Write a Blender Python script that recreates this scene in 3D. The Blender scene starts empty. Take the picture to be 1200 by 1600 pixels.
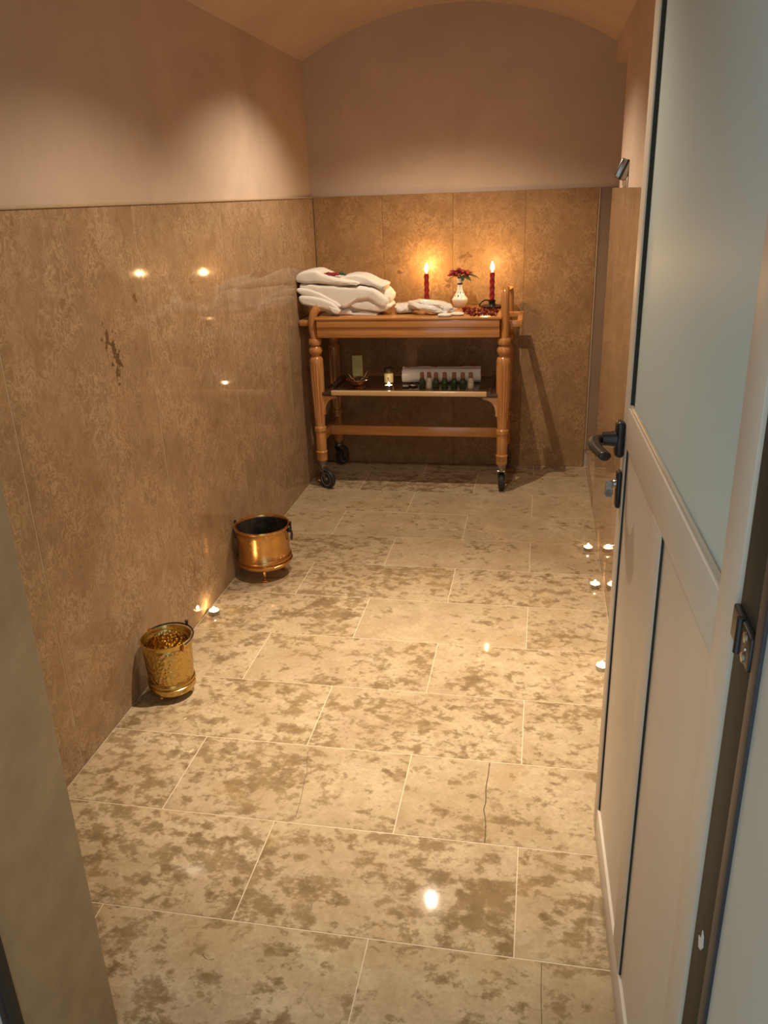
import bpy, bmesh, math, random
from mathutils import Vector, Matrix, noise

S = bpy.context.scene
COL = S.collection
PI = math.pi
R = math.radians

# ------------------------------------------------------------------ camera
cam_data = bpy.data.cameras.new('camera')
cam = bpy.data.objects.new('camera', cam_data)
COL.objects.link(cam)
cam_data.sensor_fit = 'AUTO'
cam_data.sensor_width = 36.0
cam_data.lens = 28.63
cam_data.clip_start = 0.02
PITCH, YAW, ROLL = 0.3708, -0.1943, -0.0353
fwd = Vector((math.sin(YAW) * math.cos(PITCH), math.cos(YAW) * math.cos(PITCH), -math.sin(PITCH)))
rt0 = Vector((math.cos(YAW), -math.sin(YAW), 0))
up0 = rt0.cross(fwd)
rt = math.cos(ROLL) * rt0 + math.sin(ROLL) * up0
up = -math.sin(ROLL) * rt0 + math.cos(ROLL) * up0
M = Matrix((rt, up, -fwd)).transposed().to_4x4()
M.translation = (0, 0, 1.45)
cam.matrix_world = M
S.camera = cam

# ------------------------------------------------------------------ light
S.view_settings.view_transform = 'Standard'
S.view_settings.look = 'None'
S.view_settings.gamma = 1.0
S.view_settings.use_curve_mapping = False
S.view_settings.exposure = 1.12

world = bpy.data.worlds.new('hall_daylight')
S.world = world
world.use_nodes = True
bgn = world.node_tree.nodes['Background']
bgn.inputs[0].default_value = (0.76, 0.93, 1.0, 1)      # cool daylight of the hall behind the camera
bgn.inputs[1].default_value = 0.56

def spot(name, loc, watts, size, blend, colour=(1.0, 0.835, 0.64), radius=0.009, aim=(0, 0, -1)):
    d = bpy.data.lights.new(name, 'SPOT')
    d.energy = watts
    d.color = colour
    d.spot_size = R(size)
    d.spot_blend = blend
    d.shadow_soft_size = radius
    o = bpy.data.objects.new(name, d)
    o.location = loc
    o.rotation_euler = Vector(aim).to_track_quat('-Z', 'Y').to_euler()
    COL.objects.link(o)
    return o

# two ceiling downlights along the crown of the vault
spot('ceiling_downlight', (-0.49, 3.46, 2.26), 36, 124, 0.6)
spot('ceiling_downlight', (-0.33, 2.14, 2.24), 128, 60, 1.0)          # its beam
spot('ceiling_downlight', (-0.33, 2.14, 2.24), 22, 124, 0.5)        # its wide field

# ------------------------------------------------------------------ helpers
def finish(bm, name, mats, parent=None, smooth=True, angle=40):
    bmesh.ops.recalc_face_normals(bm, faces=bm.faces)
    me = bpy.data.meshes.new(name)
    bm.to_mesh(me)
    bm.free()
    for m in (mats if isinstance(mats, (list, tuple)) else [mats]):
        me.materials.append(m)
    o = bpy.data.objects.new(name, me)
    COL.objects.link(o)
    if parent:
        o.parent = parent
    if smooth:
        for p in me.polygons:
            p.use_smooth = True
        try:
            me.set_sharp_from_angle(angle=R(angle))
        except Exception:
            pass
    return o

def empty(name, loc, rz=0.0, label=None, cat=None, group=None):
    o = bpy.data.objects.new(name, None)
    o.empty_display_size = 0.05
    o.location = loc
    o.rotation_euler = (0, 0, rz)
    COL.objects.link(o)
    tag(o, label, cat, group)
    return o

def tag(o, label=None, cat=None, group=None, kind=None):
    if label: o['label'] = label
    if cat: o['category'] = cat
    if group: o['group'] = group
    if kind: o['kind'] = kind
    return o

def dup(o, parent=None):
    c = o.copy()
    COL.objects.link(c)
    if parent: c.parent = parent
    for ch in list(o.children):
        dup(ch, c)
    return c

def B():
    return bmesh.new()

def box(bm, x0, x1, y0, y1, z0, z1, bev=0.0, seg=2, mat=0):
    r = bmesh.ops.create_cube(bm, size=1.0)
    vs = r['verts']
    for v in vs:
        v.co = Vector((x0 + (v.co.x + .5) * (x1 - x0), y0 + (v.co.y + .5) * (y1 - y0), z0 + (v.co.z + .5) * (z1 - z0)))
    fs = set(f for v in vs for f in v.link_faces)
    for f in fs: f.material_index = mat
    if bev > 0:
        es = list(set(e for v in vs for e in v.link_edges))
        rr = bmesh.ops.bevel(bm, geom=es, offset=bev, segments=seg, profile=0.5, affect='EDGES', clamp_overlap=True)
        for f in rr['faces']: f.material_index = mat
    return bm

def lathe(bm, prof, seg=32, cx=0, cy=0, cz=0, mat=0, flute=None, mtx=None, cap=True):
    """prof: list of (radius, z). flute(i, ang, r, z) -> radius"""
    rings = []
    for i, (r, z) in enumerate(prof):
        ring = []
        for k in range(seg):
            a = 2 * PI * k / seg
            rr = flute(i, a, r, z) if flute else r
            co = Vector((cx + rr * math.cos(a), cy + rr * math.sin(a), cz + z))
            if mtx: co = mtx @ co
            ring.append(bm.verts.new(co))
        rings.append(ring)
    for i in range(len(rings) - 1):
        for k in range(seg):
            f = bm.faces.new((rings[i][k], rings[i][(k + 1) % seg], rings[i + 1][(k + 1) % seg], rings[i + 1][k]))
            f.material_index = mat
    for ring in ((rings[0], rings[-1]) if cap else ()):
        try:
            f = bm.faces.new(ring); f.material_index = mat
        except ValueError:
            pass
    return bm

def tube(bm, pts, rad, seg=10, cap=True, mat=0, flat=1.0):
    """swept tube through points; rad number or list"""
    pts = [Vector(p) for p in pts]
    n = len(pts)
    rads = rad if isinstance(rad, (list, tuple)) else [rad] * n
    rings = []
    prev = None
    for i, p in enumerate(pts):
        t = (pts[min(i + 1, n - 1)] - pts[max(i - 1, 0)]).normalized()
        if prev is None:
            a = Vector((0, 0, 1)) if abs(t.z) < 0.9 else Vector((1, 0, 0))
            u = t.cross(a).normalized()
        else:
            u = (prev - t * prev.dot(t)).normalized()
        prev = u
        w = t.cross(u)
        rings.append([bm.verts.new(p + rads[i] * (math.cos(2 * PI * k / seg) * u + flat * math.sin(2 * PI * k / seg) * w)) for k in range(seg)])
    for i in range(n - 1):
        for k in range(seg):
            f = bm.faces.new((rings[i][k], rings[i][(k + 1) % seg], rings[i + 1][(k + 1) % seg], rings[i + 1][k]))
            f.material_index = mat
    if cap:
        for ring in (rings[0], rings[-1]):
            f = bm.faces.new(ring); f.material_index = mat
    return bm

def spline(pts, n=8, closed=False):
    """Catmull-Rom through points (tuples of any dimension)"""
    out = []
    N = len(pts)
    rng = range(N) if closed else range(N - 1)
    for i in rng:
        if closed:
            p0, p1, p2, p3 = pts[(i - 1) % N], pts[i], pts[(i + 1) % N], pts[(i + 2) % N]
        else:
            p0, p1, p2, p3 = pts[max(i - 1, 0)], pts[i], pts[i + 1], pts[min(i + 2, N - 1)]
        for k in range(n):
            t = k / n
            out.append(tuple(0.5 * (2 * b + (c - a) * t + (2 * a - 5 * b + 4 * c - d) * t * t + (-a + 3 * b - 3 * c + d) * t ** 3)
                             for a, b, c, d in zip(p0, p1, p2, p3)))
    if not closed: out.append(tuple(pts[-1]))
    return out

def prism(bm, poly, y0, y1, axis='y', bev=0.0, mat=0):
    """extrude a polygon given in (x,z) along y (axis='y') or in (y,z) along x (axis='x') or (x,y) along z"""
    def mk(a, b, c):
        return Vector((a, c, b)) if axis == 'y' else (Vector((c, a, b)) if axis == 'x' else Vector((a, b, c)))
    A = [bm.verts.new(mk(a, b, y0)) for a, b in poly]
    Bv = [bm.verts.new(mk(a, b, y1)) for a, b in poly]
    n = len(poly)
    fs = [bm.faces.new(A), bm.faces.new(Bv[::-1])]
    for i in range(n):
        fs.append(bm.faces.new((A[i], A[(i + 1) % n], Bv[(i + 1) % n], Bv[i])))
    for f in fs: f.material_index = mat
    return bm

def pillow(bm, prof, y0, y1, inset, n=6, ny=8, amp=0.003, freq=30, seed=0, ends=5, wr=0.0, mat=0):
    """soft cloth slab: closed (x,z) profile swept along y, rounded at both ends"""
    pts = spline(prof, n, True)
    N = len(pts)
    area = sum(pts[i][0] * pts[(i + 1) % N][1] - pts[(i + 1) % N][0] * pts[i][1] for i in range(N))
    sg = 1 if area > 0 else -1
    nor = []
    for i in range(N):
        dx = pts[(i + 1) % N][0] - pts[i - 1][0]; dz = pts[(i + 1) % N][1] - pts[i - 1][1]
        l = math.hypot(dx, dz) or 1
        nor.append((sg * dz / l, -sg * dx / l))
    secs = []
    for k in range(ends): 
        a = k / ends * PI / 2
        secs.append((y0 + inset * (1 - math.sin(a)), inset * (1 - math.cos(PI / 2 - a))))
    secs = [(y0 + inset * (1 - math.sin(k / ends * 0 + (PI / 2) * (1 - k / ends))), inset * (1 - math.cos((PI / 2) * (1 - k / ends)))) for k in range(ends)]
    for k in range(ny + 1):
        secs.append((y0 + inset + (y1 - y0 - 2 * inset) * k / ny, 0))
    for k in range(1, ends + 1):
        a = (PI / 2) * k / ends
        secs.append((y1 - inset + inset * math.sin(a), inset * (1 - math.cos(a))))
    rings = []
    sd = Vector((seed * 7.3, seed * 3.1, seed * 1.7))
    for (y, ins) in secs:
        ring = []
        for i in range(N):
            p = Vector((pts[i][0] - nor[i][0] * ins, y, pts[i][1] - nor[i][1] * ins))
            d = noise.noise(p * freq + sd) * amp + noise.noise(p * freq * 3 + sd) * amp * 0.35
            if wr:
                d += wr * math.sin(p.x * 70 + 4 * noise.noise(p * 12 + sd) + p.z * 60)
            p += Vector((nor[i][0], -0.6 if y < (y0 + y1) / 2 else 0.6, nor[i][1])) * d
            ring.append(bm.verts.new(p))
        rings.append(ring)
    for a, b in zip(rings[:-1], rings[1:]):
        for i in range(N):
            f = bm.faces.new((a[i], a[(i + 1) % N], b[(i + 1) % N], b[i])); f.material_index = mat
    for ring in (rings[0], rings[-1]):
        f = bm.faces.new(ring); f.material_index = mat
        r = bmesh.ops.triangulate(bm, faces=[f])
    return bm

def blob(bm, c, rx, ry, rz, amp=0.1, freq=2.0, seed=0, e=1.0, sub=3, mat=0):
    r = bmesh.ops.create_icosphere(bm, subdivisions=sub, radius=1.0)
    sd = Vector((seed * 5.1, seed * 2.3, seed))
    for v in r['verts']:
        p = v.co.normalized()
        k = 1 + amp * noise.noise(p * freq + sd) + amp * .4 * noise.noise(p * freq * 3 + sd)
        q = [math.copysign(abs(t) ** e, t) for t in p]
        v.co = Vector((c[0] + q[0] * rx * k, c[1] + q[1] * ry * k, c[2] + q[2] * rz * k))
        for f in v.link_faces: f.material_index = mat
    return bm

# ------------------------------------------------------------------ materials
def lin(c):
    return tuple(((x / 12.92) if x <= 0.04045 else ((x + 0.055) / 1.055) ** 2.4) for x in c)

class Mat:
    def __init__(self, name, col=(.5, .5, .5), rough=.5, metal=0.0, spec=.5, **kw):
        self.m = bpy.data.materials.new(name)
        self.m.use_nodes = True
        self.t = self.m.node_tree
        self.b = self.t.nodes['Principled BSDF']
        self.set('Base Color', (*col, 1)); self.set('Roughness', rough); self.set('Metallic', metal)
        self.set('Specular IOR Level', spec)
        for k, v in kw.items(): self.set(k.replace('_', ' '), v)
    def set(self, k, v):
        self.b.inputs[k].default_value = v
    def n(self, t, **kw):
        nd = self.t.nodes.new(t)
        for k, v in kw.items():
            if hasattr(nd, k): setattr(nd, k, v)
            else: nd.inputs[k.replace('_', ' ')].default_value = v
        return nd
    def l(self, a, b): self.t.links.new(a, b)
    def out(self, sock, key): self.l(sock, self.b.inputs[key])
    def coord(self, kind='Object'):
        return self.n('ShaderNodeTexCoord').outputs[kind]
    def mapping(self, src, scale=(1, 1, 1), loc=(0, 0, 0)):
        m = self.n('ShaderNodeMapping'); m.inputs['Scale'].default_value = scale; m.inputs['Location'].default_value = loc
        self.l(src, m.inputs['Vector']); return m.outputs[0]
    def noise(self, src, scale, detail=4, rough=.55, dist=0.0, out='Fac'):
        nd = self.n('ShaderNodeTexNoise'); nd.inputs['Scale'].default_value = scale; nd.inputs['Detail'].default_value = detail
        nd.inputs['Roughness'].default_value = rough; nd.inputs['Distortion'].default_value = dist
        self.l(src, nd.inputs['Vector']); return nd.outputs[out]
    def ramp(self, src, stops, interp='LINEAR'):
        r = self.n('ShaderNodeValToRGB'); cr = r.color_ramp; cr.interpolation = interp
        while len(cr.elements) < len(stops): cr.elements.new(.5)
        for e, (p, c) in zip(cr.elements, stops):
            e.position = p; e.color = (*c, 1) if len(c) == 3 else c
        self.l(src, r.inputs[0]); return r.outputs[0]
    def mix(self, fac, a, b, mode='MIX'):
        m = self.n('ShaderNodeMix', data_type='RGBA', blend_type=mode)
        for s, i in ((fac, 0), (a, 6), (b, 7)):
            if hasattr(s, 'links'): self.l(s, m.inputs[i])
            elif isinstance(s, (int, float)): m.inputs[i].default_value = s
            else: m.inputs[i].default_value = (*s, 1)
        return m.outputs[2]
    def math(self, op, a, b=None, clamp=False):
        m = self.n('ShaderNodeMath', operation=op); m.use_clamp = clamp
        for s, i in ((a, 0), (b, 1)):
            if s is None: continue
            if hasattr(s, 'links'): self.l(s, m.inputs[i])
            else: m.inputs[i].default_value = s
        return m.outputs[0]
    def vadd(self, a, b):
        m = self.n('ShaderNodeVectorMath', operation='ADD')
        for s, i in ((a, 0), (b, 1)):
            if hasattr(s, 'links'): self.l(s, m.inputs[i])
            else: m.inputs[i].default_value = s
        return m.outputs[0]
    def bump(self, h, strength=.3, dist=.01):
        b = self.n('ShaderNodeBump'); b.inputs['Strength'].default_value = strength; b.inputs['Distance'].default_value = dist
        self.l(h, b.inputs['Height']); self.out(b.outputs[0], 'Normal')
    def randvec(self, mul=40):
        oi = self.n('ShaderNodeObjectInfo')
        c = self.n('ShaderNodeCombineXYZ')
        self.l(self.math('MULTIPLY', oi.outputs['Random'], mul), c.inputs[0])
        self.l(self.math('MULTIPLY', oi.outputs['Random'], mul * 1.7), c.inputs[1])
        self.l(self.math('MULTIPLY', oi.outputs['Random'], mul * .6), c.inputs[2])
        return c.outputs[0], oi.outputs['Random']

MATS = {}

def floor_mat():
    m = Mat('polished_limestone_tile', rough=.12, spec=.22)
    rv, rnd = m.randvec()
    co = m.vadd(m.coord(), rv)
    big = m.noise(co, 5, 4, .6)
    base = m.ramp(big, [(.3, (.45, .335, .20)), (.7, (.59, .475, .31))])
    fine = m.noise(co, 85, 6, .7)
    fm = m.ramp(fine, [(.42, (0, 0, 0)), (.66, (1, 1, 1))])
    base = m.mix(m.math('MULTIPLY', fm, .45), base, (.33, .235, .13))
    mo = m.ramp(m.noise(co, 15, 8, .68, .3), [(.42, (0, 0, 0)), (.62, (1, 1, 1))])
    base = m.mix(m.math('MULTIPLY', mo, .36), base, (.31, .215, .115))
    base = m.mix(m.math('MULTIPLY', rnd, .22), base, (.36, .265, .16))
    at = m.n('ShaderNodeAttribute', attribute_type='OBJECT', attribute_name='blotch')
    n1 = m.noise(m.mapping(co, (.85, 1.1, 1)), 22, 9, .70, .12)
    n3 = m.noise(co, 44, 4, .55, .1)
    n2 = m.noise(co, 5.5, 3, .5)
    v = m.math('ADD', m.math('MULTIPLY', n1, .62), m.math('MULTIPLY', n2, .22))
    v = m.math('ADD', v, m.math('MULTIPLY', n3, .16))
    v = m.math('ADD', v, m.math('MULTIPLY', m.math('SUBTRACT', at.outputs['Fac'], .5), .15))
    mask = m.ramp(v, [(.500, (0, 0, 0)), (.522, (.58, .58, .58)), (.572, (1, 1, 1))])
    dk = m.ramp(m.noise(co, 12, 3), [(.35, (.18, .115, .052)), (.65, (.27, .185, .09))])
    col = m.mix(m.math('MULTIPLY', mask, .88), base, dk)
    vo = m.n('ShaderNodeTexVoronoi', feature='SMOOTH_F1'); vo.inputs['Scale'].default_value = 24; vo.inputs['Smoothness'].default_value = .3
    wv = m.n('ShaderNodeVectorMath', operation='SCALE'); m.l(m.noise(co, 30, 3, .5, 0, 'Color'), wv.inputs[0]); wv.inputs['Scale'].default_value = .035
    m.l(m.vadd(co, wv.outputs[0]), vo.inputs['Vector'])
    sm = m.ramp(m.math('ADD', vo.outputs['Distance'], m.math('MULTIPLY', n2, .55)), [(.40, (1, 1, 1)), (.47, (0, 0, 0))])
    sk = m.math('MULTIPLY', sm, m.math('MULTIPLY', at.outputs['Fac'], 1.1, True))
    col = m.mix(m.math('MULTIPLY', sk, .62), col, (.235, .155, .075))
    rust = m.ramp(m.noise(m.vadd(co, (9, 4, 2)), 4.5, 2), [(.60, (0, 0, 0)), (.74, (1, 1, 1))])
    col = m.mix(m.math('MULTIPLY', rust, .3), col, (.46, .31, .13))
    m.out(col, 'Base Color')
    m.out(m.math('ADD', m.math('MULTIPLY', fine, .035), .022), 'Roughness')
    m.bump(m.noise(co, 3.5, 2), .03, .01)
    return m.m

def slab_mat(name, tint=(1, 1, 1), rough=.03, pits=()):
    m = Mat(name, rough=.1, spec=.14)
    co = m.coord()
    rv, rnd = m.randvec(13)
    cr = m.vadd(co, rv)
    big = m.noise(cr, 2.6, 3, .5, .3)
    a = tuple(x * y for x, y in zip((.31, .20, .112), tint)); b = tuple(x * y for x, y in zip((.40, .27, .155), tint))
    col = m.ramp(big, [(.3, a), (.7, b)])
    st = m.noise(m.mapping(cr, (9, 9, 2.2)), 3, 4, .6)
    col = m.mix(m.math('MULTIPLY', st, .30), col, tuple(x * y for x, y in zip((.19, .105, .045), tint)))
    n1 = m.noise(m.mapping(cr, (1, 1, .75)), 38, 6, .66, .9)
    ve = m.ramp(n1, [(.44, (0, 0, 0)), (.50, (1, 1, 1)), (.56, (0, 0, 0))])
    patch = m.ramp(m.noise(cr, 7, 3), [(.34, (.12, .12, .12)), (.60, (1, 1, 1))])
    col = m.mix(m.math('MULTIPLY', m.math('MULTIPLY', ve, patch), .80), col, tuple(x * y for x, y in zip((.54, .385, .235), tint)))
    n5 = m.ramp(m.noise(cr, 15, 6, .65, .3), [(.50, (0, 0, 0)), (.62, (1, 1, 1))])
    col = m.mix(m.math('MULTIPLY', n5, .26), col, tuple(x * y for x, y in zip((.185, .105, .045), tint)))
    sp = m.ramp(m.noise(cr, 60, 4, .6), [(.62, (0, 0, 0)), (.72, (1, 1, 1))])
    col = m.mix(m.math('MULTIPLY', sp, .35), col, (.14, .08, .035))
    marks = list(pits)
    for (p, r, c) in marks:
        vm = m.n('ShaderNodeVectorMath', operation='SUBTRACT'); m.l(co, vm.inputs[0]); vm.inputs[1].default_value = p
        sc = m.n('ShaderNodeVectorMath', operation='MULTIPLY'); m.l(vm.outputs[0], sc.inputs[0]); sc.inputs[1].default_value = r
        ln = m.n('ShaderNodeVectorMath', operation='LENGTH'); m.l(sc.outputs[0], ln.inputs[0])
        d = m.math('SUBTRACT', 1.0, ln.outputs['Value'])
        nn = m.noise(co, 45, 3, .6, .4)
        k = m.math('ADD', d, m.math('MULTIPLY', m.math('SUBTRACT', nn, .56), 4.0))
        mk = m.ramp(k, [(.10, (0, 0, 0)), (.42, (1, 1, 1))])
        col = m.mix(m.math('MULTIPLY', mk, .85), col, c)
    m.out(col, 'Base Color')
    m.out(m.math('ADD', m.math('MULTIPLY', m.noise(cr, 30, 3), .05), rough), 'Roughness')
    m.bump(m.noise(cr, 3.0, 2), .02, .01)
    return m.m

def plaster_mat():
    m = Mat('waxed_lime_plaster', rough=.62, spec=.3)
    co = m.coord()
    big = m.noise(co, 2.2, 5, .6, .8)
    col = m.ramp(big, [(.3, (.54, .42, .325)), (.7, (.65, .51, .40))])
    sw = m.noise(m.mapping(co, (1, 1, .6)), 9, 6, .65, 1.2)
    col = m.mix(m.math('MULTIPLY', sw, .35), col, (.46, .345, .26))
    m.out(col, 'Base Color')
    m.bump(m.noise(co, 14, 5, .6), .18, .008)
    return m.m

def wood_mat(name, c0, c1, rough=.22, axis=(2.5, 40, 40)):
    m = Mat(name, rough=rough)
    co = m.coord()
    g = m.noise(m.mapping(co, axis), 1.6, 6, .6, .4)
    col = m.ramp(g, [(.3, c0), (.7, c1)])
    m.out(col, 'Base Color')
    m.set('Coat Weight', .5); m.set('Coat Roughness', .1)
    m.bump(g, .06, .003)
    return m.m

def brass_mat(name, c, hammer=0.0, rough=.2):
    m = Mat(name, col=c, rough=rough, metal=1.0)
    co = m.coord()
    tn = m.noise(co, 22, 4, .6)
    m.out(m.mix(m.math('MULTIPLY', tn, .75), c, tuple(x * .52 for x in c)), 'Base Color')
    m.out(m.math('ADD', m.math('MULTIPLY', m.noise(co, 40, 3), .22), rough - .08), 'Roughness')
    if hammer:
        v = m.n('ShaderNodeTexVoronoi'); v.inputs['Scale'].default_value = 95; m.l(co, v.inputs['Vector'])
        sz = m.n('ShaderNodeSeparateXYZ'); m.l(co, sz.inputs[0])
        hm = m.math('MULTIPLY', m.math('MULTIPLY', m.math('SUBTRACT', sz.outputs[2], .062, True), 90, True), m.math('MULTIPLY', m.math('SUBTRACT', .186, sz.outputs[2], True), 90, True))
        h = m.math('MULTIPLY', m.math('ADD', v.outputs['Distance'], m.math('MULTIPLY', m.noise(co, 45, 3), .8)), hm)
        m.bump(h, hammer, .006)
    else:
        m.bump(m.noise(co, 25, 3), .05, .004)
    return m.m

def cloth_mat(name, c, bump=.35, scale=260):
    m = Mat(name, col=c, rough=.9, spec=.15)
    m.set('Sheen Weight', .25)
    co = m.coord()
    m.out(m.mix(m.math('MULTIPLY', m.noise(co, 12, 3), .3), c, tuple(x * .82 for x in c)), 'Base Color')
    m.bump(m.noise(co, scale, 3, .7), bump, .003)
    return m.m

def mottled(name, c, d, scale=20, rough=.5, metal=0.0, bump=0.0, spec=.5, **kw):
    m = Mat(name, col=c, rough=rough, metal=metal, spec=spec, **kw)
    co = m.coord()
    nn = m.noise(co, scale, 4, .6)
    m.out(m.ramp(nn, [(.35, c), (.68, d)]), 'Base Color')
    if bump: m.bump(nn, bump, .003)
    return m.m

def emit_mat(name, c, strength):
    m = Mat(name, col=(0, 0, 0), rough=1)
    m.set('Emission Color', (*c, 1)); m.set('Emission Strength', strength)
    return m.m

FLOOR = floor_mat()
GROUT = mottled('pale_grout', (.68, .56, .39), (.60, .48, .33), 30, .8)
SLAB_L = slab_mat('polished_travertine_left', pits=[((-1.2, 2.178, 1.04), (10, 26, 11), (.10, .055, .02)), ((-1.2, 2.134, 1.10), (10, 40, 20), (.12, .065, .025)), ((-1.2, 2.33, 1.19), (10, 42, 50), (.16, .09, .04))])
SLAB_B = slab_mat('polished_travertine_back', (.95, .84, .68), rough=.30, pits=[((-.487, 4.452, 1.01), (34, 10, 34), (.17, .09, .04)), ((-.40, 4.452, 1.14), (24, 10, 34), (.20, .11, .05)), ((-.743, 4.452, 1.065), (70, 10, 80), (.17, .09, .04))])
SLAB_R = slab_mat('polished_travertine_right', (1.06, 1.04, 1.02))
SLAB_J = mottled('honed_jamb_stone', (.37, .265, .15), (.29, .205, .115), 14, .32, bump=.03)
JOINT = mottled('slab_joint_filler', (.46, .335, .21), (.40, .285, .17), 30, .6)
PLASTER = plaster_mat()
RECESS = mottled('recess_brown_paint', (.27, .18, .115), (.24, .16, .10), 5, .5)
WHITEWALL = mottled('painted_white_wall', (.62, .62, .60), (.58, .58, .56), 4, .6)
GREYWALL = mottled('painted_grey_wall', (.50, .50, .45), (.46, .46, .41), 4, .55)
WOOD = wood_mat('varnished_orange_wood', (.40, .16, .042), (.56, .255, .075))
WOODV = wood_mat('varnished_turned_wood', (.40, .16, .042), (.56, .255, .075), axis=(40, 40, 2.5))
PALEWOOD = wood_mat('worn_pale_wood', (.55, .34, .15), (.66, .44, .22), .25)
DARKWOOD = wood_mat('dark_stained_wood', (.05, .022, .012), (.085, .04, .02), .25)
BRASS_H = brass_mat('hammered_brass', (.74, .52, .18), .55, .22)
BRASS_C = brass_mat('aged_copper_brass', (.80, .46, .17), 0, .22)
BRASS_IN = mottled('tarnished_shaded_inside', (.008, .006, .004), (.075, .062, .046), 24, .6, 0, .4)  # pot interior, its colour darkened to stand in for the shade down inside
IRON = mottled('black_iron', (.022, .019, .018), (.05, .045, .04), 30, .38, .6)
STEEL = mottled('worn_steel', (.42, .40, .37), (.26, .24, .22), 40, .35, 1.0)
RUBBER = mottled('black_rubber', (.018, .017, .017), (.03, .028, .027), 40, .55)
HUB = mottled('grey_wheel_hub', (.28, .26, .25), (.20, .19, .18), 30, .5)
WAX_RED = Mat('red_wax', (.30, .012, .018), .4)
WAX_RED.set('Subsurface Weight', .25); WAX_RED.set('Subsurface Radius', (.01, .002, .002)); WAX_RED = WAX_RED.m
WAX_W = Mat('white_wax', (.85, .80, .68), .45)
WAX_W.set('Subsurface Weight', .4); WAX_W.set('Subsurface Radius', (.01, .006, .004)); WAX_W = WAX_W.m
def flame_mat(name, c, strength):
    m = bpy.data.materials.new(name); m.use_nodes = True
    t = m.node_tree; t.nodes.clear()
    o = t.nodes.new('ShaderNodeOutputMaterial'); e = t.nodes.new('ShaderNodeEmission'); tr = t.nodes.new('ShaderNodeBsdfTransparent'); a = t.nodes.new('ShaderNodeAddShader')
    e.inputs[0].default_value = (*c, 1); e.inputs[1].default_value = strength
    t.links.new(e.outputs[0], a.inputs[0]); t.links.new(tr.outputs[0], a.inputs[1]); t.links.new(a.outputs[0], o.inputs[0])
    return m
FLAME = flame_mat('candle_flame', (1.0, .74, .32), 14)
TFLAME = flame_mat('tealight_flame', (1.0, .80, .48), 14)
TIN = mottled('aluminium_cup', (.55, .52, .48), (.42, .40, .37), 60, .3, 1.0)
ROBE = cloth_mat('white_terry_cloth', (.82, .77, .69))
TOWEL = cloth_mat('white_towel', (.78, .73, .67))
PACK = Mat('white_packet_under_clear_wrap', (.74, .70, .64), .55)
PACK.set('Coat Weight', .9); PACK.set('Coat Roughness', .06)
PACK.bump(PACK.noise(PACK.coord(), 55, 4, .6, .6), .5, .01); PACK = PACK.m
SOAP = mottled('white_soap', (.80, .76, .68), (.74, .69, .60), 20, .5)
ROSE = mottled('crimson_petal', (.17, .006, .012), (.27, .014, .02), 30, .55)
LEAF = mottled('dark_green_leaf', (.025, .05, .018), (.05, .085, .03), 40, .5)
PETAL = mottled('dark_red_petal', (.20, .008, .016), (.31, .02, .03), 30, .5)
CARTON = mottled('yellow_green_carton', (.50, .46, .17), (.44, .40, .15), 20, .5)
AMBER = Mat('amber_glass', (.32, .17, .03), .08); AMBER.set('Transmission Weight', .5); AMBER = AMBER.m
LABEL = mottled('cream_label', (.62, .53, .30), (.56, .47, .26), 30, .6)
LABELW = mottled('white_label', (.66, .60, .48), (.60, .53, .42), 30, .6)
INK = mottled('dark_print', (.06, .045, .03), (.10, .07, .04), 40, .6)
GREEN = Mat('green_liquid_bottle', (.045, .075, .022), .1); GREEN.set('Transmission Weight', .25); GREEN = GREEN.m
CLEARB = mottled('cream_lotion_bottle', (.62, .54, .40), (.55, .46, .34), 30, .25)
CAP = mottled('brown_bottle_cap', (.20, .085, .045), (.27, .12, .06), 30, .4)
DOORP = mottled('satin_taupe_door_paint', (.66, .57, .465), (.63, .54, .435), 5, .40, spec=.3)
FROST = Mat('frosted_glass', (.66, .77, .75), .45, spec=.3); FROST.set('Transmission Weight', .15); FROST.set('IOR', 1.45)
FROST.bump(FROST.noise(FROST.coord(), 300, 2), .05, .002); FROST = FROST.m
FRAME = mottled('dark_brown_frame_paint', (.040, .037, .028), (.034, .032, .024), 6, .6, spec=.2)
GASKET = mottled('blue_black_gasket', (.018, .022, .032), (.028, .033, .045), 20, .45)
BEADM = mottled('pale_glazing_bead', (.46, .40, .32), (.42, .36, .28), 10, .3)
BLACK = mottled('black_powder_coat', (.010, .010, .010), (.017, .016, .015), 40, .33)
CHROME = mottled('chrome', (.36, .34, .32), (.28, .265, .25), 40, .25, 1.0)
CRACK = mottled('dark_crack', (.09, .05, .025), (.13, .08, .04), 60, .8)
DARK = mottled('dark_slot', (.02, .015, .012), (.03, .022, .018), 40, .5)
BROWNBIT = mottled('dried_flower_bits', (.10, .035, .03), (.24, .11, .07), 60, .7)

def ceramic_mat():
    m = Mat('white_blue_ceramic', rough=.15)
    co = m.coord()
    sx = m.n('ShaderNodeSeparateXYZ'); m.l(co, sx.inputs[0])
    an = m.math('ARCTAN2', sx.outputs[1], sx.outputs[0])
    w = m.math('SINE', m.math('MULTIPLY', an, 8))
    w2 = m.math('SINE', m.math('MULTIPLY', sx.outputs[2], 190))
    k = m.math('MULTIPLY', w, w2)
    mk = m.ramp(k, [(.45, (0, 0, 0)), (.6, (1, 1, 1))])
    lo = m.math('MULTIPLY', m.math('GREATER_THAN', sx.outputs[2], .046), m.math('LESS_THAN', sx.outputs[2], .088))
    col = m.mix(m.math('MULTIPLY', mk, lo), (.74, .71, .66), (.10, .09, .13))
    sh = m.math('LESS_THAN', sx.outputs[2], .040)
    col = m.mix(m.math('MULTIPLY', sh, .6), col, (.44, .40, .37))
    m.out(col, 'Base Color')
    return m.m
CERAMIC = ceramic_mat()

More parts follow.
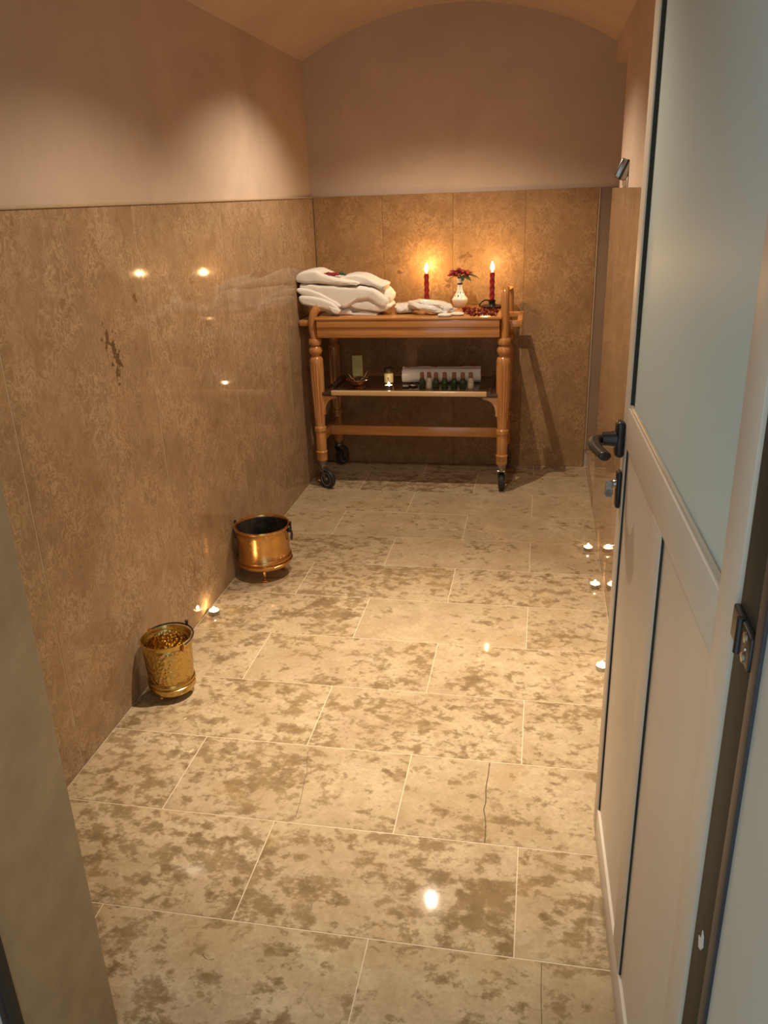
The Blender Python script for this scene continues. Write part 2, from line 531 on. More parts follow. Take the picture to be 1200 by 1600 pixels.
# ------------------------------------------------------------------ room shell
XL, XR, YB = -1.20, 0.279, 4.452
XLP, XRP, YBP = -1.215, 0.307, 4.462      # plaster planes just behind the stone facing
WZ = 1.447                                 # top of the stone facing
SPR, CROWN = 2.085, 2.29                   # vault spring and crown

# floor: a bed with tiles laid in running bond
bm = B()
box(bm, -1.25, 0.80, -0.6, 4.60, -0.12, -0.0007)
floor = finish(bm, 'floor', GROUT, smooth=False)
tag(floor, 'beige blotched stone floor in running bond with pale joints', None, kind='structure')

DX, DY, GAP = 0.6022, 0.3037, 0.0027
X0, Y0 = -0.0067, 1.2315                   # one joint crossing
tile_cache = {}
random.seed(4)
def tile_mesh(w, d):
    key = (round(w, 4), round(d, 4))
    if key not in tile_cache:
        b = B()
        box(b, -w / 2, w / 2, -d / 2, d / 2, -0.012, 0.0, .0006, 1)
        bmesh.ops.recalc_face_normals(b, faces=b.faces)
        me = bpy.data.meshes.new('tile'); b.to_mesh(me); b.free(); me.materials.append(FLOOR)
        tile_cache[key] = me
    return tile_cache[key]
blot = {}
# rows k: tiles between Y0 + k*DY and Y0 + (k+1)*DY ; k = 0 is the row just beyond the first full joint line
plain = {(4, 1): .08, (8, 0): .22, (8, 1): .12, (8, 2): .12, (7, 0): .2, (7, 1): .18, (7, 2): .2, (6, 1): .25, (6, 2): .25,
         (-1, 2): .30, (-1, 1): .45, (9, 2): .2, (9, 0): .5, (10, 0): .3}
for k in range(-6, 11):
    y0 = Y0 + k * DY; y1 = y0 + DY
    if k == 10: y1 = YB - .002
    off = 0.0 if k % 2 == 0 else DX / 2
    xs = [X0 + off + j * DX for j in range(-4, 3)]
    j = 0
    for a, b_ in zip(xs[:-1], xs[1:]):
        a2, b2 = max(a, XL + .001), min(b_, XR - .001)
        if b2 - a2 < .03: continue
        a2 -= GAP * .5 * (a2 == XL + .001); b2 += GAP * .5 * (b2 == XR - .001); w = b2 - a2 - GAP; d = y1 - y0 - GAP
        o = bpy.data.objects.new('tile', tile_mesh(w, d)); COL.objects.link(o)
        o.parent = floor
        o.location = ((a2 + b2) / 2, (y0 + y1) / 2, random.uniform(-.0002, .0002))
        o['blotch'] = plain.get((k, j), .5 + random.uniform(-.12, .16))
        j += 1

# hairline crack and two fainter ones in the near tiles
def crack(pts, w):
    b = B()
    L, Rr = [], []
    for i, (x, y) in enumerate(pts):
        ww = w * (.6 + .4 * math.sin(i * 1.7) ** 2)
        L.append(b.verts.new((x - ww, y, .0006))); Rr.append(b.verts.new((x + ww, y, .0006)))
    for i in range(len(pts) - 1):
        b.faces.new((L[i], Rr[i], Rr[i + 1], L[i + 1]))
    o = finish(b, 'crack', CRACK, floor, smooth=False)
    return o
cp = spline([(-.092, 1.835), (-.093, 1.78), (-.0955, 1.73), (-.0925, 1.68), (-.0955, 1.65), (-.090, 1.62), (-.0865, 1.58), (-.086, 1.538)], 4)
crack(cp, .0016)
crack(spline([(-.598, 1.81), (-.590, 1.77), (-.578, 1.73), (-.574, 1.68), (-.566, 1.63), (-.560, 1.55)], 3), .0007)
crack(spline([(.049, 1.226), (.048, 1.16), (.050, 1.08), (.049, 1.0)], 3), .0007)
crack(spline([(-.640, 1.142), (-.632, 1.134), (-.622, 1.131), (-.612, 1.134)], 4), .0013)

def slab(parent, x0, x1, y0, y1, z0, z1, m):
    b = B(); box(b, x0, x1, y0, y1, z0, z1, .0015, 1)
    return finish(b, 'wall_slab', m, parent, smooth=False)
def joint(parent, x0, x1, y0, y1, z0, z1):
    b = B(); box(b, x0, x1, y0, y1, z0, z1)
    return finish(b, 'joint_filler', JOINT, parent, smooth=False)

# left wall
bm = B(); box(bm, XLP - .12, XLP, .60, YBP, 0, 2.10)
wl = finish(bm, 'wall_left', PLASTER, smooth=False)
tag(wl, 'left wall of tall brown stone slabs under bare plaster', kind='structure')
ys = [.972, 1.66, 2.395, 3.105, 3.84, YB - .001]
for a, b_ in zip(ys[:-1], ys[1:]):
    slab(wl, XLP + .0005, XL, a + .0014, b_ - .0014, 0.001, WZ, SLAB_L)
for y in ys[1:-1]:
    joint(wl, XLP + .0005, XL - .0006, y - .0022, y + .0022, .001, WZ - .002)
bm = B(); box(bm, XLP + .0005, XL + .004, .972, YB - .001, WZ, WZ + .008, .003, 2)
finish(bm, 'slab_ledge', JOINT, wl)

# back wall
bm = B()
N = 28
cx = (XLP + XRP) / 2; hw = (XRP - XLP) / 2
sag = CROWN - SPR
RAD = (hw * hw + sag * sag) / (2 * sag)
cz = CROWN - RAD
def arcz(x): return cz + math.sqrt(max(RAD * RAD - (x - cx) ** 2, 0))
poly = [(XLP - .12, 0), (.95, 0), (.95, 2.0), (XRP, SPR)]
arcp = [(XRP - 2 * hw * i / N, arcz(XRP - 2 * hw * i / N)) for i in range(N + 1)]
poly = [(XLP - .12, 0), (.95, 0), (.95, 2.6), (XLP - .12, 2.6)]
prism(bm, poly, YBP, YBP + .12)
wb = finish(bm, 'wall_back', PLASTER, smooth=False)
tag(wb, 'back wall of brown stone slabs under dim plaster', kind='structure')
xs = [XL + .001, -.83, -.46, -.09, .265]
for a, b_ in zip(xs[:-1], xs[1:]):
    slab(wb, a + .0002, b_ - .0002, YB, YBP - .0005, .001, WZ + .004, SLAB_B)
bm = B(); box(bm, .2665, .274, YB - .003, YBP - .0005, .1, WZ + .004, .001, 1)
finish(bm, 'corner_bead', JOINT, wb, smooth=False)
bm = B(); box(bm, .274, .62, YB + .002, YBP - .0005, .1, WZ + .004)
finish(bm, 'recess_facing', RECESS, wb, smooth=False)

# right wall, with a stepped recess at its far end
YN = 3.79
bm = B()
box(bm, XRP, XRP + .12, .60, YN, 0, 2.12)
box(bm, XRP, XRP + .12, YN, YBP, 1.99, 2.12)
box(bm, XRP + .50, XRP + .62, YN - .12, YBP, 0, 2.12)
box(bm, XRP + .12, XRP + .50, YN - .12, YN - .02, 0, 2.12)
box(bm, XRP + .12, XRP + .50, YN - .12, YBP, 1.99, 2.12)
wr = finish(bm, 'wall_right', PLASTER, smooth=False)
tag(wr, 'right wall of pale polished slabs beyond the open door', kind='structure')
ys = [.72, 1.42, 2.15, 2.88, YN]
for a, b_ in zip(ys[:-1], ys[1:]):
    slab(wr, XR, XRP - .0005, a + .0006, b_ - .0006, .001, WZ, SLAB_R)
bm = B(); box(bm, XR - .001, XRP + .48, YN + .001, YB - .001, .001, .10, .003, 2)
finish(bm, 'recess_step', SLAB_R, wr)

# vaulted ceiling
bm = B()
lo = [(x, z) for x, z in arcp]
outer = [(XLP - .12, SPR + .3), (XRP + .62, SPR + .3)]
vsA = []
for y in (.60, YBP):
    vsA.append([bm.verts.new((x, y, z)) for x, z in lo] + [bm.verts.new((XLP - .0, y, 2.6)), bm.verts.new((XRP, y, 2.6))])
n = len(vsA[0])
for i in range(n):
    bm.faces.new((vsA[0][i], vsA[0][(i + 1) % n], vsA[1][(i + 1) % n], vsA[1][i]))
bm.faces.new(vsA[0]); bm.faces.new(vsA[1][::-1])
ceil = finish(bm, 'ceiling', PLASTER, smooth=True, angle=30)
tag(ceil, 'low plaster barrel vault over the corridor', kind='structure')

# front wall with the doorway, its stone reveal on the left and grey painted reveal on the right
bm = B()
box(bm, XLP - .12, -.757, .60, .955, 0, 2.6)
box(bm, -.757, XRP + .12, .60, .97, 2.07, 2.6)
wf = finish(bm, 'wall_front', PLASTER, smooth=False)
tag(wf, 'wall around the doorway with a greenish stone reveal', kind='structure')
slab(wf, -.757, -.74, .757, .9715, .001, 2.069, SLAB_J)
slab(wf, XL, -.757, .956, .9715, .001, WZ, SLAB_L)
bm = B(); box(bm, -.95, -.741, -.05, .730, 0, 2.6)
w5 = finish(bm, 'wall_outer_left', WHITEWALL, smooth=False)
tag(w5, 'white wall outside the doorway at the lower left corner', kind='structure')
bm = B(); box(bm, .1955, .46, .16, .640, 0, 2.6)
w6 = finish(bm, 'wall_outer_right', GREYWALL, smooth=False)
tag(w6, 'grey wall outside the door hinge at the right', kind='structure')

# door frame posts
bm = B()
box(bm, -.757, -.736, .731, .7565, 0, 2.069, .002, 2)
t1 = finish(bm, 'trim_1', FRAME); tag(t1, 'dark left post of the door frame', kind='structure')
bm = B(); box(bm, -.757, -.7385, .722, .731, 0, 2.069)
finish(bm, 'gasket', GASKET, t1, smooth=False)
bm = B()
box(bm, .1965, .29, .662, .7365, 0, 2.069, .002, 2)
t2 = finish(bm, 'trim_2', FRAME); tag(t2, 'dark brown right post of the door frame with hinge', kind='structure')
bm = B(); box(bm, .192, .29, .640, .662, 0, 2.069, .002, 2)
finish(bm, 'gasket', GASKET, t2)
bm = B()
cc = [(.0, .0), (.006, .004), (.010, .011), (.008, .019), (.004, .021), (.0035, .012), (-.003, .008)]
prism(bm, [(.709 - 1.6 * y, .668 + 1.5 * z) for y, z in cc], .1955, .1968, axis='x')
finish(bm, 'paint_chip', WHITEWALL, t2, smooth=False)

# ------------------------------------------------------------------ door (open against the right wall)
DA, DB = .2128, -.0252
hy = .743
ang = math.atan2(1, DB)
door = empty('door_1', (DA + DB * hy, hy, 0), ang)
tag(door, 'open taupe door with frosted glass upper pane and two lower panels', kind='structure')
W, T, HT = .897, .040, 2.045
# local x runs from the hinge to the free edge, local +y faces the corridor
def dpart(name, m, f, **k):
    b = B(); f(b); return finish(b, name, m, door, **k)
ST = .056
dpart('stile', DOORP, lambda b: box(b, 0, .065, -T, 0, .008, HT, .0015, 2))
dpart('stile', DOORP, lambda b: box(b, W - ST, W, -T, 0, .008, HT, .0015, 2))
dpart('rail', DOORP, lambda b: box(b, .065, W - ST, -T, 0, .008, .092, .0015, 2))
dpart('rail', DOORP, lambda b: box(b, .065, W - ST, -T, 0, .977, 1.055, .0015, 2))
dpart('rail', DOORP, lambda b: box(b, .065, W - ST, -T, 0, 1.95, HT, .0015, 2))
dpart('muntin', DOORP, lambda b: box(b, .405, .485, -T, 0, .092, .977, .0015, 2))
dpart('panel', DOORP, lambda b: box(b, .065, .405, -T + .006, -.006, .092, .977))
dpart('panel', DOORP, lambda b: box(b, .485, W - ST, -T + .006, -.006, .092, .977))
gp = dpart('glass_pane', FROST, lambda b: box(b, .065, W - ST, -.018, -.010, 1.055, 1.95))
def bead(b):
    box(b, .065, W - ST, -.010, -.003, 1.055, 1.061, .002, 1)
dpart('glazing_bead', BEADM, bead)
def bead2(b):
    box(b, W - ST - .004, W - ST, -.010, -.003, 1.061, 1.95, .001, 1)
dpart('glazing_bead', FRAME, bead2)
dpart('dark_edge_strip', FRAME, lambda b: box(b, W - ST - .002, W - ST, -.006, -.0025, .092, .977))  # thin dark strips drawing the line beside each lower panel
dpart('dark_edge_strip', FRAME, lambda b: box(b, .405 - .002, .405, -.006, -.0025, .092, .977))
# lever handle
hs, hz = W - .030, .985
def plate(b):
    box(b, hs - .016, hs + .016, 0, .018, hz - .036, hz + .038, .008, 4)
hnd = dpart('door_handle', BLACK, plate)
b = B()
tube(b, [(hs, .015, hz), (hs, .03, hz), (hs, .042, hz)], [.017, .015, .0145], 18)
finish(b, 'handle_neck', BLACK, hnd)
b = B()
lv = spline([(hs + .004, .040, hz - .001), (hs - .006, .054, hz), (hs - .03, .060, hz), (hs - .065, .058, hz - .001), (hs - .098, .050, hz - .002), (hs - .112, .046, hz - .002)], 5)
tube(b, lv, [.012] + [.0125] * (len(lv) - 3) + [.0115, .008], 16, flat=.75)
finish(b, 'lever', BLACK, hnd)
b = B(); box(b, hs - .014, hs + .014, 0, .010, .842, .920, .006, 4)
esc = finish(b, 'lock_plate', BLACK, door)
b = B(); lathe(b, [(.0, 0), (.0085, 0), (.0085, .006), (.007, .008), (0, .008)], 20, mtx=Matrix.Translation((hs, .009, .892)) @ Matrix.Rotation(-PI / 2, 4, 'X'))
finish(b, 'lock_cylinder', STEEL, esc)
b = B(); box(b, hs - .001, hs + .001, .016, .030, .862, .898, .0008, 1)
lathe(b, [(.008, -.001), (.009, 0), (.008, .001)], 16, mtx=Matrix.Translation((hs, .023, .872)) @ Matrix.Rotation(PI / 2, 4, 'Y'))
finish(b, 'key', STEEL, esc)
# hinge fixed to the frame post
b = B()
box(b, .190, .197, .664, .734, 1.046, 1.080, .002, 2)
hg = finish(b, 'hinge', BLACK, t2)
b = B(); tube(b, [(.190, .702, 1.045), (.190, .702, 1.081)], .004, 12)
finish(b, 'hinge_pin', BLACK, hg)
for (yy, zz) in ((.680, 1.073), (.680, 1.053), (.676, 1.063)):
    b = B(); rr = .0058 if abs(zz - 1.063) > .01 else .0022
    lathe(b, [(0, .0), (rr, 0), (rr * .8, .0016), (0, .0022)], 16, mtx=Matrix.Translation((.190, yy, zz)) @ Matrix.Rotation(-PI / 2, 4, 'Y'))
    finish(b, 'screw', CHROME, hg)

# small tilted fitting on the ledge at the recess
ft = empty('wall_fitting', (XR + .016, 3.42, WZ), 0, 'small tilted chrome fitting with a dark slot on the right wall ledge', 'fitting')
b = B(); box(b, -.008, .008, -.012, .012, 0, .028, .003, 2); finish(b, 'stem', SOAP, ft)
mt = Matrix.Translation((-.004, 0, .062)) @ Matrix.Rotation(R(24), 4, 'Y')
b = B(); box(b, -.027, .021, -.016, .016, -.036, .036, .007, 3); bmesh.ops.transform(b, matrix=mt, verts=b.verts); finish(b, 'fitting_head', CHROME, ft)
b = B(); box(b, -.007, .002, -.0175, .0175, -.037, .037, .001, 1); bmesh.ops.transform(b, matrix=mt, verts=b.verts); finish(b, 'slot', DARK, ft)

# ------------------------------------------------------------------ trolley
TX, TYF, TYR = -.6385, 4.0, 4.372
HX = .471
tr = empty('serving_trolley', (TX, 4.18, 0), 0, 'wooden serving trolley on castors with fluted legs and a lower shelf, against the back wall', 'trolley')
YF, YR_ = TYF - 4.18, TYR - 4.18          # local y of the leg rows
TOPZ = .895
# top with moulded edge
b = B(); box(b, -HX + .012, HX - .012, YF - .040, YR_ + .038, TOPZ - .012, TOPZ, .003, 2)
finish(b, 'tabletop', WOOD, tr)
def apron(name, x0, x1, y0, y1):
    b = B()
    box(b, x0, x1, y0, y1, .846, TOPZ - .0125, .003, 2)
    finish(b, name, WOOD, tr)
b = B(); box(b, -HX + .020, HX - .020, YF - .030, YF + .0, .797, .846, .002, 2); box(b, -HX + .020, HX - .020, YF - .036, YF + .0, .846, .883, .004, 3)
finish(b, 'apron', WOOD, tr)
b = B(); box(b, -HX + .020, HX - .020, YR_ - .0, YR_ + .030, .797, .883, .003, 2); finish(b, 'apron', WOOD, tr)
for s in (-1, 1):
    b = B(); box(b, s * (HX - .014) - .012, s * (HX - .014) + .012, YF + .02, YR_ - .02, .797, .883, .003, 2); finish(b, 'apron', WOOD, tr)
# turned fluted legs
prof = [(.024, .150), (.028, .154), (.029, .190), (.031, .193), (.031, .200), (.026, .206), (.0275, .222), (.0275, .296), (.026, .305), (.0255, .308),
        (.031, .312), (.032, .322), (.031, .332), (.0255, .337)]
for i in range(13):
    t = i / 12
    prof.append((.0250 + .0095 * t + .002 * math.sin(t * PI), .342 + t * .325))
prof += [(.0345, .676), (.0335, .688), (.028, .697), (.021, .703), (.023, .707), (.031, .716), (.0345, .730), (.031, .744), (.023, .752), (.021, .755), (.030, .760), (.0325, .769), (.0325, .782), (.028, .790), (.0, .792)]
def flt(i, a, r, z):
    if .35 < z < .660:
        e = min(1, (z - .35) / .015, (.660 - z) / .012)
        return r - .0042 * e * (max(0, math.cos(a * 12)) ** 1.5)
    return r
for (sx, yy) in ((-1, YF), (1, YF), (-1, YR_), (1, YR_)):
    b = B(); lathe(b, prof, 96, flute=flt)
    o = finish(b, 'leg', WOODV, tr, angle=35)
    o.location = (sx * HX, yy, 0)
    # castor: socket, fork, wheel
    swing = {(-1, YF): R(-33), (1, YF): R(86), (-1, YR_): R(70), (1, YR_): R(75)}[(sx, yy)]
    b = B(); lathe(b, [(0, .118), (.019, .118), (.021, .124), (.020, .130), (.023, .134), (.024, .150), (.026, .151), (.026, .156), (0, .156)], 24)
    c = finish(b, 'castor', STEEL, o)
    c.rotation_euler = (0, 0, swing)
    b = B()
    for s in (-1, 1):
        prism(b, [(-.016, .118), (.014, .118), (.040, .060), (.040, .044), (.028, .044), (.008, .085), (-.016, .104)], s * .019 - .0015, s * .019 + .0015)
    box(b, -.018, .018, -.0205, .0205, .112, .120, .002, 1)
    for v in b.verts: v.co = v.co.copy()
    fk = finish(b, 'castor_fork', STEEL, o, smooth=False); fk.rotation_euler = (0, 0, swing)
    mt = Matrix.Translation((.032, 0, .0515)) @ Matrix.Rotation(PI / 2, 4, 'X')
    b = B(); lathe(b, [(.036, -.013), (.044, -.014), (.049, -.012), (.0513, -.006), (.0513, .006), (.049, .012), (.044, .014), (.036, .013)], 40, mtx=mt)
    wh = finish(b, 'castor_wheel', RUBBER, o); wh.rotation_euler = (0, 0, swing)
    b = B(); lathe(b, [(0, -.016), (.010, -.016), (.011, -.011), (.030, -.010), (.033, -.0135), (.0365, -.0135), (.0365, .0135), (.033, .0135), (.030, .010), (.011, .011), (.010, .016), (0, .016)], 32, mtx=mt)
    hb = finish(b, 'wheel_hub', HUB, o); hb.rotation_euler = (0, 0, swing)
# upright curved end posts above the legs
rp = spline([(HX + .002, YF, .786), (HX + .004, YF - .002, .86), (HX + .003, YF - .003, .94), (HX + .002, YF + .004, .995), (HX + .002, YF + .028, 1.018)], 6)
b = B(); tube(b, rp, .0195, 20); finish(b, 'end_post', WOODV, tr)
rp2 = spline([(HX - .002, YR_, .786), (HX + .010, YR_ + .002, .86), (HX + .012, YR_ - .002, .95), (HX + .006, YR_ - .012, .985)], 6)
b = B(); tube(b, rp2, .0195, 16); finish(b, 'end_post', WOODV, tr)
lp = spline([(-HX, YF, .786), (-HX - .008, YF, .84), (-HX - .006, YF, .89), (-HX + .008, YF + .004, .925), (-HX + .026, YF + .012, .940)], 6)
b = B(); tube(b, lp, .020, 20); finish(b, 'end_post', WOODV, tr)
lp2 = spline([(-HX, YR_, .786), (-HX - .004, YR_, .85), (-HX, YR_, .90), (-HX + .014, YR_, .930)], 6)
b = B(); tube(b, lp2, .019, 16); finish(b, 'end_post', WOODV, tr)
# horizontal end handles
for s in (-1, 1):
    ext = .085 if s > 0 else .083
    b = B()
    x0, x1 = (HX + .010, HX + ext) if s > 0 else (-HX - ext, -HX - .010)
    zl, zh = (.838, .868) if s > 0 else (.848, .878)
    box(b, x0, x1, YF + .018, YF + .044, zl, zh, .004, 2)
    box(b, x0, x1, YR_ - .034, YR_ - .008, zl, zh, .004, 2)
    xa, xb = (x1 - .026, x1) if s > 0 else (x0, x0 + .026)
    box(b, xa, xb, YF + .0443, YR_ - .0343, zl, zh, .004, 2)
    finish(b, 'end_handle', WOOD, tr)
# lower shelf
SZ = .520
b = B(); box(b, -HX + .022, HX - .022, YF - .022, YR_ + .020, SZ - .020, SZ, .006, 3)
finish(b, 'shelf', DARKWOOD, tr)
b = B(); box(b, -HX + .075, HX - .078, YF - .034, YF - .020, SZ - .014, SZ + .012, .004, 3)
finish(b, 'shelf_lip', PALEWOOD, tr)
for s in (-1, 1):
    b = B(); x = s * (HX - .066)
    prism(b, [(x - .006, YF - .022), (x + .006, YF - .022), (x + .012 + .004 * s, YR_ + .01), (x - .012 + .004 * s, YR_ + .01)], SZ, SZ + .010, axis='z')
    finish(b, 'shelf_rim', DARKWOOD, tr, smooth=False)
# curved brackets under the shelf
for s in (-1, 1):
    for yy in (YF, YR_):
        pl = [(s * (HX - .020), SZ - .022), (s * (HX - .098), SZ - .022), (s * (HX - .098), SZ - .030)]
        for i in range(9):
            t = i / 8 * PI / 2
            pl.append((s * (HX - .090 + .055 * math.sin(t)), SZ - .098 + .064 * math.cos(t)))
        pl += [(s * (HX - .034), SZ - .118), (s * (HX - .022), SZ - .122)]
        b = B(); prism(b, pl, yy - .010, yy + .010); finish(b, 'bracket', WOOD, tr, smooth=False)
# H stretcher
for s in (-1, 1):
    b = B(); box(b, s * HX - .012, s * HX + .012, YF + .02, YR_ - .02, .244, .294, .003, 2); finish(b, 'stretcher', WOOD, tr)
b = B(); box(b, -HX + .0125, HX - .0125, -.012, .012, .242, .294, .004, 2); finish(b, 'stretcher', WOOD, tr)

# ------------------------------------------------------------------ things on top of the trolley
# folded bathrobe
def PX(u, v): return (-.860 + (u - 570) * .00322, .896 + max(0, 493.5 - v) * .00298)
def PL(pts): return [PX(u, v) for u, v in pts]
rb = empty('folded_bathrobe', (-.93, 4.17, TOPZ), 0, 'thick folded white bathrobe piled on the left end of the trolley', 'bathrobe')
def rpart(name, pts, y0, y1, inset, seed, amp=.0035, wr=0.0, freq=26):
    b = B(); pillow(b, PL(pts), y0, y1, inset, n=5, ny=10, amp=amp, freq=freq, seed=seed, wr=wr)
    bmesh.ops.translate(b, verts=b.verts, vec=(.93, -4.17, -TOPZ))
    return finish(b, name, ROBE, rb, angle=80)
rpart('robe_body', [(500, 474), (508, 486), (520, 494), (545, 497), (578, 497), (592, 492), (603, 482), (609, 468), (605, 457), (596, 450), (586, 446), (560, 445), (520, 445), (494, 450), (490, 462)], 4.075, 4.27, .028, 1, .006)
rpart('front_panel', [(470, 441), (500, 443), (540, 446), (578, 448), (596, 457), (606, 470), (604, 481), (590, 478), (578, 470), (562, 470), (548, 478), (536, 482), (520, 476), (505, 468), (488, 460), (472, 454)], 4.035, 4.22, .018, 2, .0055)
rpart('lower_fold', [(468, 466), (471, 460), (485, 460), (505, 464), (524, 473), (532, 481), (526, 488), (508, 482), (490, 478), (474, 474)], 4.015, 4.20, .013, 3, .003)
rpart('middle_fold', [(466, 453), (468, 448), (480, 449), (500, 455), (520, 466), (534, 476), (530, 480), (512, 472), (494, 464), (474, 459)], 4.025, 4.20, .011, 4, .003)
rpart('top_fold', [(464, 437), (466, 427), (476, 421), (495, 419), (508, 425), (524, 431), (545, 435), (563, 440), (560, 445), (530, 444), (500, 441), (480, 441)], 4.03, 4.22, .016, 5, .0028)
rpart('collar_fold', [(528, 437), (540, 430), (562, 428), (578, 434), (590, 441), (603, 446), (598, 452), (584, 447), (566, 444), (545, 441)], 4.05, 4.22, .012, 6, .0025)
rpart('hem_fold', [(548, 478), (560, 470), (576, 469), (584, 474), (597, 479), (606, 476), (610, 482), (596, 489), (574, 486), (560, 484)], 4.045, 4.22, .010, 7, .003)
rpart('hem_fold', [(508, 486), (530, 486), (545, 483), (552, 490), (566, 486), (582, 490), (590, 493), (575, 497.3), (540, 497.3), (520, 495)], 4.055, 4.25, .010, 8, .003)
rpart('sleeve_end', [(516, 477), (526, 480), (533, 484), (530, 490), (520, 486)], 4.012, 4.10, .006, 9, .0015)

# red flower lying on the robe
fl = empty('red_flower', (-1.018, 4.065, 1.094), R(6), 'dark red flower lying on the folded bathrobe', 'flower')
b = B(); blob(b, (-.040, 0, -.001), .017, .013, .008, .35, 3, 2); blob(b, (-.018, 0, .001), .016, .013, .010, .35, 3, 5); blob(b, (.004, 0, 0), .018, .012, .009, .35, 3, 7); blob(b, (.024, 0, .001), .013, .010, .008, .3, 3, 8)
finish(b, 'petals', PETAL, fl)
b = B(); blob(b, (.047, .002, .003), .013, .010, .009, .3, 3, 3); blob(b, (.060, .0, -.002), .012, .008, .005, .3, 3, 4)
finish(b, 'leaf', LEAF, fl)

def packet(loc, rz, dims, seed, label):
    t = empty('wrapped_packet', loc, rz, label, 'packet', None)
    b = B(); blob(b, (0, 0, dims[2]), dims[0], dims[1], dims[2], .22, 1.6, seed, .72, 4)
    for v in b.verts:
        v.co.z = max(v.co.z, 0.0005)
    finish(b, 'packet_body', PACK, t)
    b = B(); 
    N_ = 10
    L = []
    for i in range(N_):
        yy = -dims[1] * .8 + dims[1] * 1.6 * i / (N_ - 1)
        L.append([b.verts.new((dims[0] * .96 + .012 * k, yy, dims[2] * (.8 + .25 * math.sin(i * 2.1 + seed + k)))) for k in range(3)])
    for i in range(N_ - 1):
        for k in range(2): b.faces.new((L[i][k], L[i][k + 1], L[i + 1][k + 1], L[i + 1][k]))
    bmesh.ops.solidify(b, geom=b.faces[:], thickness=.0012)
    finish(b, 'wrap_end', PACK, t)
    return t
packet((-.668, 4.14, TOPZ), R(4), (.055, .066, .025), 3, 'plump white wrapped packet right beside the folded bathrobe')
o = packet((-.533, 4.085, TOPZ + .0105), R(-10), (.104, .062, .027), 8, 'large white packet in shiny clear wrap in front of the left candle')
o.rotation_euler = (0, R(6), R(-10))

def soap(loc, rz, rx, label):
    b = B(); blob(b, (0, 0, .008), rx, .022, .0085, .05, 2, 1, .8, 3)
    o = finish(b, 'soap_bar', SOAP); o.location = loc; o.rotation_euler = (0, 0, rz)
    return tag(o, label, 'soap', None)
soap((-.452, 3.985, TOPZ), R(3), .034, 'left of the two small flat white soap bars at the front edge of the trolley')
soap((-.396, 4.02, TOPZ), R(-12), .036, 'right of the two small flat white soap bars, beside the red petals')

# flames and candles
def flame_mesh(h, r):
    b = B(); lathe(b, [(r * .25, 0), (r * .75, h * .12), (r, h * .3), (r * .8, h * .55), (r * .4, h * .8), (0.0004, h)], 14); return b
def flame_light(loc, watts, parent, r=.012, colour=(1.0, .56, .20)):
    d = bpy.data.lights.new('flame_light', 'POINT'); d.energy = watts; d.color = colour; d.shadow_soft_size = r
    o = bpy.data.objects.new('flame_light', d); o.location = loc; COL.objects.link(o); o.parent = parent
def candle(loc, h, label, rot=0.0):
    t = empty('taper_candle', loc, rot, label, 'candle')
    def tw(i, a, r, z): return r * (1 + .13 * math.cos(a * 2 - z * 190))
    prof = [(.0125, 0)] + [(.0125 - .0010 * i / 40, h * i / 40) for i in range(1, 41)] + [(.006, h + .002)]
    b = B(); lathe(b, prof, 24, flute=tw); finish(b, 'candle_body', WAX_RED, t, angle=70)
    b = B(); tube(b, [(0, 0, h), (0, 0, h + .009)], .0011, 6); finish(b, 'wick', DARK, t)
    b = flame_mesh(.046, .0105); f = finish(b, 'flame', FLAME, t); f.location = (0, 0, h + .007)
    flame_light((0, 0, h + .026), .85, t, .006)
    return t
c1y = 4.355
candle((-.588, c1y, TOPZ + .018), .152, 'lit red spiral candle left of the flower vase')
candle((-.2445, 4.29, TOPZ + .030), .146, 'lit red spiral candle in the dark holder right of the vase')
# dark holders
b = B(); lathe(b, [(0, 0), (.030, 0), (.032, .003), (.028, .006), (.017, .009), (.015, .016), (.019, .020), (.019, .024), (.0145, .024), (.0145, .018), (0, .018)], 28)
o = finish(b, 'candle_holder', IRON); o.location = (-.588, c1y, TOPZ); tag(o, 'small dark holder under the left red candle', 'candle holder')
h2 = empty('candle_holder', (-.2445, 4.29, TOPZ), 0, 'dark chamber candlestick with curved handle under the right candle', 'candle holder')
b = B(); lathe(b, [(0, 0), (.046, 0), (.055, .006), (.057, .010), (.054, .012), (.046, .008), (.022, .010), (.018, .016), (.0165, .030), (.019, .036), (.019, .040), (.0148, .040), (.0148, .030), (0, .030)], 32)
finish(b, 'dish', IRON, h2)
b = B(); tube(b, spline([(-.016, -.006, .037), (-.034, -.010, .040), (-.052, -.012, .030), (-.062, -.012, .014), (-.056, -.010, .008)], 6), .0035, 10); finish(b, 'handle', IRON, h2)

# vase of red roses
vx, vy = -.413, 4.345
va = empty('flower_vase', (vx, vy, TOPZ), 0, 'white patterned ceramic vase with a slender neck between the two candles', 'vase')
b = B(); lathe(b, [(0, 0), (.026, 0), (.030, .004), (.038, .020), (.041, .034), (.0405, .040), (.036, .046), (.030, .056), (.021, .070), (.0155, .084), (.0125, .100), (.0120, .114), (.0130, .124), (.0165, .140), (.0175, .144), (.0150, .143), (.0100, .125), (.009, .10), (0, .098)], 40)
finish(b, 'vase_body', CERAMIC, va)
b = B(); lathe(b, [(.0118, .112), (.0138, .113), (.0138, .120), (.0125, .121)], 32); finish(b, 'neck_band', DARK, va)

